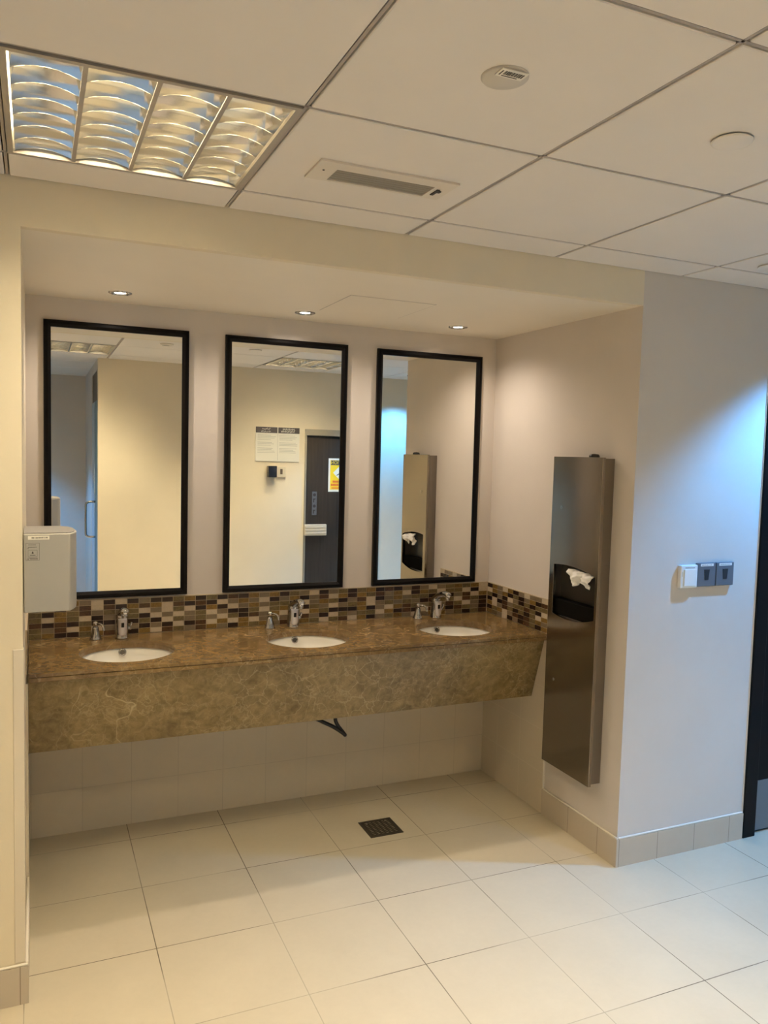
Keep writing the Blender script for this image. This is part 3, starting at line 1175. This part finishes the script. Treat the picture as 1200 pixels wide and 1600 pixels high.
# ------------------------------------------------------------------ hand dryer
HY0, HY1, HZ0, HZ1 = 0.075, 0.300, 1.146, 1.380
t = thing('hand_dryer', 'silver wall mounted hand dryer with white stickers at the left edge of the alcove', 'hand dryer', (0, 0.19, HZ0))
prof = [(0.002, HY0), (0.128, HY0), (0.139, HY0 + 0.022), (0.148, HY0 + 0.055), (0.151, HY0 + 0.10), (0.147, HY0 + 0.15), (0.135, HY0 + 0.19), (0.112, HY0 + 0.218), (0.08, HY1), (0.002, HY1)]
b = BM()
prism(b, prof, 2, HZ0, HZ1, 0, True)
cs = obj('casing', b, M['dryer'], t, 0.003)
cs.data.set_sharp_from_angle(angle=math.radians(38))
b = BM()
cp = [(x - (0.006 if x > 0.05 else -0.001), min(max(y, HY0 + 0.006), HY1 - 0.006)) for x, y in prof]
prism(b, cp, 2, HZ1, HZ1 + 0.003)
obj('top_panel', b, M['dryer_top'], t)
b = BM()
prism(b, [(0.03, HY0 + 0.05), (0.11, HY0 + 0.05), (0.12, HY0 + 0.12), (0.09, HY0 + 0.17), (0.03, HY0 + 0.17)], 2, HZ0 - 0.004, HZ0)
obj('air_outlet', b, M['dark_plastic'], t)
b = BM()
box(b, 0.014, 0.072, HY0 - 0.0008, HY0, HZ1 - 0.017, HZ1 - 0.006)
st = obj('name_sticker', b, M['sticker'], t)
b = BM()
rr = random.Random(8)
x = 0.024
while x < 0.064:
    w_ = rr.uniform(0.002, 0.0045)
    box(b, x, x + w_, HY0 - 0.0011, HY0 - 0.0008, HZ1 - 0.0135, HZ1 - 0.0135 + rr.uniform(0.003, 0.0045))
    x += w_ + 0.0016
obj('lettering', b, M['ink'], st)
b = BM()
box(b, 0.007, 0.046, HY0 - 0.0006, HY0, HZ1 - 0.079, HZ1 - 0.026)
st = obj('rating_sticker', b, M['dryer'], t)
b = BM()
q0 = HY0 - 0.0009
q1 = HY0 - 0.0006


def stroke(bm, xa, xb, za, zb):
    box(bm, xa, xb, q0, q1, za, zb)


zt_, zb_ = HZ1 - 0.027, HZ1 - 0.078
stroke(b, 0.008, 0.045, zt_ - 0.0007, zt_)
stroke(b, 0.008, 0.045, zb_, zb_ + 0.0007)
stroke(b, 0.008, 0.0087, zb_, zt_)
stroke(b, 0.0443, 0.045, zb_, zt_)
for (xa, xb, dz) in ((0.015, 0.036, 0.006), (0.014, 0.018, 0.013), (0.020, 0.036, 0.013), (0.011, 0.016, 0.017), (0.013, 0.040, 0.045), (0.011, 0.014, 0.049), (0.020, 0.040, 0.048)):
    x = xa
    while x < xb:
        stroke(b, x, x + 0.0022, zt_ - dz, zt_ - dz + 0.0018)
        x += 0.0030
stroke(b, 0.014, 0.039, zt_ - 0.0212, zt_ - 0.0205)
stroke(b, 0.014, 0.039, zt_ - 0.0405, zt_ - 0.0398)
stroke(b, 0.014, 0.0147, zt_ - 0.0405, zt_ - 0.0205)
stroke(b, 0.0383, 0.039, zt_ - 0.0405, zt_ - 0.0205)
stroke(b, 0.024, 0.029, zt_ - 0.031, zt_ - 0.028)
stroke(b, 0.025, 0.028, zt_ - 0.028, zt_ - 0.025)
stroke(b, 0.019, 0.034, zt_ - 0.0365, zt_ - 0.0350)
obj('lettering', b, M['ink'], st)


# ------------------------------------------------------------------ switches on the blue-lit wall
def printed_bits(bm, x0, x1, z, h, y0, y1, seed):
    r = random.Random(seed)
    x = x0
    while x < x1:
        w_ = r.uniform(0.003, 0.006)
        box(bm, x, min(x + w_, x1), y0, y1, z, z + h * r.uniform(0.6, 1))
        x += w_ + 0.002


t = thing('wall_switch', 'white wall switch beside two slate grey key switches', 'switch', (2.474, 0, 1.18))
b = BM()
box(b, 2.429, 2.519, -0.020, 0, 1.130, 1.224, 0.004)
obj('switch_box', b, M['white_plastic'], t)
b = BM()
box(b, 2.445, 2.511, -0.024, -0.020, 1.138, 1.208, 0.002)
box(b, 2.475, 2.482, -0.0248, -0.024, 1.152, 1.156)
obj('rocker', b, M['white_plastic'], t)
b = BM()
printed_bits(b, 2.452, 2.502, 1.2115, 0.006, -0.0206, -0.0200, 21)
obj('lettering', b, M['ink_soft'], t)
b = BM()
box(b, 2.4365, 2.4395, -0.0206, -0.0200, 1.178, 1.198)
obj('indicator', b, M['cream_plastic'], t)


def make_key_switch(label):
    x0, x1 = 2.523, 2.621
    t = thing('key_switch', label, 'switch', ((x0 + x1) / 2, 0, 1.18), 'slate grey key switches')
    b = BM()
    box(b, x0, x1, -0.016, 0, 1.132, 1.230, 0.003)
    obj('switch_box', b, M['grey_plastic'], t)
    b = BM()
    cx = (x0 + x1) / 2
    prism(b, [(cx - 0.015, 1.203), (cx + 0.015, 1.203), (cx + 0.010, 1.160), (cx - 0.010, 1.160)], 1, -0.0172, -0.0160)
    obj('key_slot', b, M['dark_plastic'], t)
    b = BM()
    box(b, x0 + 0.014, x1 - 0.014, -0.0168, -0.0160, 1.2165, 1.2270)
    st = obj('label_strip', b, M['white_plastic'], t)
    b = BM()
    printed_bits(b, x0 + 0.020, x1 - 0.022, 1.2195, 0.0045, -0.0172, -0.0168, 5)
    obj('lettering', b, M['ink_soft'], st)
    return t


k0 = make_key_switch('slate grey key switch between the white switch and its twin')
dup(k0, (k0.location.x + 0.102, 0, 1.18), 'slate grey key switch nearest the dark door')

# ------------------------------------------------------------------ floor drain, hoses under the counter
t = thing('floor_drain', 'dark square drain grate set in the floor under the counter', 'drain', (1.422, 0.640, 0))
b = BM()
plate_with_holes(b, [(1.345, 0.565), (1.499, 0.565), (1.499, 0.715), (1.345, 0.715)], [[(1.355, 0.575), (1.489, 0.575), (1.489, 0.705), (1.355, 0.705)]], 2, 0.0002, 0.003)
obj('frame', b, M['drain_frame'], t)
b = BM()
hs = []
for i in range(6):
    for j in range(9):
        hx, hy = 1.366 + 0.0205 * i, 0.586 + 0.0135 * j
        hs.append([(hx, hy), (hx + 0.012, hy), (hx + 0.012, hy + 0.005), (hx, hy + 0.005)])
plate_with_holes(b, [(1.3555, 0.5755), (1.4885, 0.5755), (1.4885, 0.7045), (1.3555, 0.7045)], hs, 2, 0.0008, 0.002)
obj('grate', b, M['drain'], t)
for (x, y) in ((1.376, 0.693), (1.468, 0.693)):
    b = BM()
    lathe(b, [(0.006, 0), (0.006, 0.001), (0.001, 0.0013)], x, y, 0.002, 14, cap_last=True)
    obj('screw', b, M['steel_side'], t)

b = BM()
yh = 0.815
sweep(b, smooth_path([(1.060, yh + 0.02, 0.66), (1.120, yh + 0.01, 0.500), (1.190, yh, 0.453), (1.250, yh - 0.005, 0.420), (1.295, yh - 0.01, 0.388), (1.308, yh - 0.01, 0.376), (1.304, yh + 0.006, 0.384), (1.275, yh + 0.012, 0.425), (1.266, yh + 0.012, 0.470), (1.262, yh + 0.02, 0.66)], 6), 0.0085, 12)
tag(obj('drain_hose', b, M['hose']), 'loop of black rubber hose hanging below the counter behind its marble front', 'hose')

# ------------------------------------------------------------------ things on the opposite wall, seen in the middle mirror
NX0, NX1, NZ0, NZ1 = 1.793, 2.192, 1.566, 1.868
t = thing('notice_board', 'white two column notice with charcoal headings, seen in the middle mirror', 'notice', ((NX0 + NX1) / 2, YO, NZ0))
b = BM()
box(b, NX0, NX1, YO, YO + 0.006, NZ0, NZ1, 0.001, 1)
obj('panel', b, M['board_white'], t)
mid = (NX0 + NX1) / 2
b = BM()
box(b, NX0 + 0.001, mid - 0.004, YO + 0.006, YO + 0.007, NZ1 - 0.052, NZ1 - 0.001)
box(b, mid + 0.004, NX1 - 0.001, YO + 0.006, YO + 0.007, NZ1 - 0.052, NZ1 - 0.001)
hd = obj('header', b, M['board_head'], t)
rr = random.Random(4)
HEAD = ((mid + 0.045, mid + 0.150, NZ1 - 0.024, 0.015), (mid + 0.030, mid + 0.155, NZ1 - 0.045, 0.015), (NX0 + 0.060, NX0 + 0.125, NZ1 - 0.022, 0.012), (NX0 + 0.050, NX0 + 0.135, NZ1 - 0.046, 0.013))
for n_, (xa, xb, z_, hh) in enumerate(HEAD):
    if n_ % 2 == 0:
        b = BM()
    x = xa
    while x < xb:
        w_ = rr.uniform(0.006, 0.010)
        k = rr.randrange(3)
        box(b, x, x + 0.003, YO + 0.007, YO + 0.0075, z_, z_ + hh * (1 if xa > mid else rr.uniform(0.4, 1)))
        box(b, x, x + w_, YO + 0.007, YO + 0.0075, z_ + hh * (0.0, 0.4, 0.75)[k], z_ + hh * (0.25, 0.65, 1.0)[k])
        x += w_ + 0.0025
    if n_ % 2:
        obj('lettering', b, M['board_white'], hd)
b = BM()
for xa, xb in ((NX0 + 0.018, mid - 0.014), (mid + 0.014, NX1 - 0.018)):
    for k in range(13):
        z_ = NZ1 - 0.075 - 0.0125 * k
        if k in (4, 8):
            continue
        box(b, xa, xb - rr.uniform(0, 0.05), YO + 0.006, YO + 0.0065, z_, z_ + 0.003)
box(b, mid - 0.001, mid + 0.001, YO + 0.006, YO + 0.0065, NZ0 + 0.012, NZ1 - 0.055)
obj('text_lines', b, M['ink_soft'], t)

b = BM()
box(b, 1.900, 1.978, YO, YO + 0.055, 1.428, 1.528, 0.005)
box(b, 1.908, 1.970, YO + 0.055, YO + 0.058, 1.438, 1.518, 0.001, 1)
tag(obj('sensor_box', b, M['black_gloss']), 'small black box on the cream wall below the notice, seen in the middle mirror', 'box')
t = thing('card_switch', 'beige switch plate with a dark rocker beside the black box, seen in the middle mirror', 'switch', (2.028, YO, 1.475))
b = BM()
box(b, 1.985, 2.070, YO, YO + 0.014, 1.428, 1.522, 0.003)
obj('plate', b, M['cream_plastic'], t)
b = BM()
box(b, 2.017, 2.039, YO + 0.014, YO + 0.018, 1.455, 1.502, 0.002)
obj('rocker', b, M['frame_dark'], t)

# signs on the dark wood door
DF = YO - 0.012
t = thing('caution_sign', 'yellow caution notice with a white diamond taped to the dark wood door', 'sign', (2.59, DF, 1.31))
b = BM()
box(b, 2.478, 2.700, DF, DF + 0.0015, 1.302, 1.606)
obj('sheet', b, M['sticker'], t)
b = BM()
box(b, 2.495, 2.683, DF + 0.0015, DF + 0.0020, 1.322, 1.590)
obj('yellow_field', b, M['yellow'], t)
b = BM()
box(b, 2.500, 2.678, DF + 0.0020, DF + 0.0025, 1.545, 1.587)
hd = obj('header', b, M['ink'], t)
cu = bpy.data.curves.new('lettering', 'FONT')
cu.body = 'CAUTION'
cu.size = 0.040
cu.align_x = 'CENTER'
cu.align_y = 'CENTER'
cu.extrude = 0.0002
cu.materials.append(M['yellow'])
fo = bpy.data.objects.new('text', cu)
C.objects.link(fo)
bpy.context.view_layer.update()
o = bpy.data.objects.new('lettering', bpy.data.meshes.new_from_object(fo))
bpy.data.objects.remove(fo)
C.objects.link(o)
o.parent = hd
o.location = Vector((2.589, DF + 0.0028, 1.566)) - parent_origin(hd)
o.rotation_euler = (PI / 2, 0, PI)
b = BM()
cx, cz, r = 2.589, 1.475, 0.066
prism(b, [(cx - r, cz), (cx, cz - r), (cx + r, cz), (cx, cz + r)], 1, DF + 0.0020, DF + 0.0024)
di = obj('diamond', b, M['sticker'], t)
b = BM()
yy0, yy1 = DF + 0.0024, DF + 0.0028
sweep(b, [(cx + 0.012, yy0, cz + 0.030), (cx + 0.012, yy1, cz + 0.030)], 0.008, 14)
prism(b, [(cx + 0.012, cz + 0.020), (cx - 0.012, cz - 0.004), (cx - 0.003, cz - 0.010), (cx + 0.020, cz + 0.012)], 1, yy0, yy1)
prism(b, [(cx - 0.012, cz - 0.004), (cx + 0.020, cz - 0.026), (cx + 0.024, cz - 0.020), (cx - 0.003, cz + 0.0)], 1, yy0, yy1)
prism(b, [(cx - 0.010, cz - 0.006), (cx - 0.034, cz - 0.020), (cx - 0.032, cz - 0.027), (cx - 0.004, cz - 0.012)], 1, yy0, yy1)
obj('pictogram', b, M['ink'], di)
b = BM()
for z_, xa, xb in ((1.385, 2.52, 2.66), (1.355, 2.505, 2.672)):
    x = xa
    while x < xb:
        box(b, x, x + 0.011, DF + 0.0020, DF + 0.0024, z_, z_ + 0.020)
        x += 0.0145
box(b, 2.51, 2.67, DF + 0.0020, DF + 0.0024, 1.333, 1.341)
obj('red_lines', b, M['red'], t)

t = thing('pictogram_strip', 'narrow silver strip with four dark symbols on the dark wood door', 'sign', (2.348, DF, 1.19))
b = BM()
box(b, 2.325, 2.371, DF, DF + 0.003, 1.088, 1.302, 0.001, 1)
st = obj('strip', b, M['kick'], t)
for k in range(4):
    b = BM()
    z_ = 1.102 + 0.051 * k
    if k % 2:
        sweep(b, [(2.348, DF + 0.003, z_ + 0.018), (2.348, DF + 0.0036, z_ + 0.018)], 0.014, 16)
    else:
        prism(b, [(2.336, z_), (2.346, z_), (2.346, z_ + 0.022), (2.362, z_ + 0.034), (2.336, z_ + 0.036)], 1, DF + 0.003, DF + 0.0036)
    obj('symbol', b, M['ink'], st)
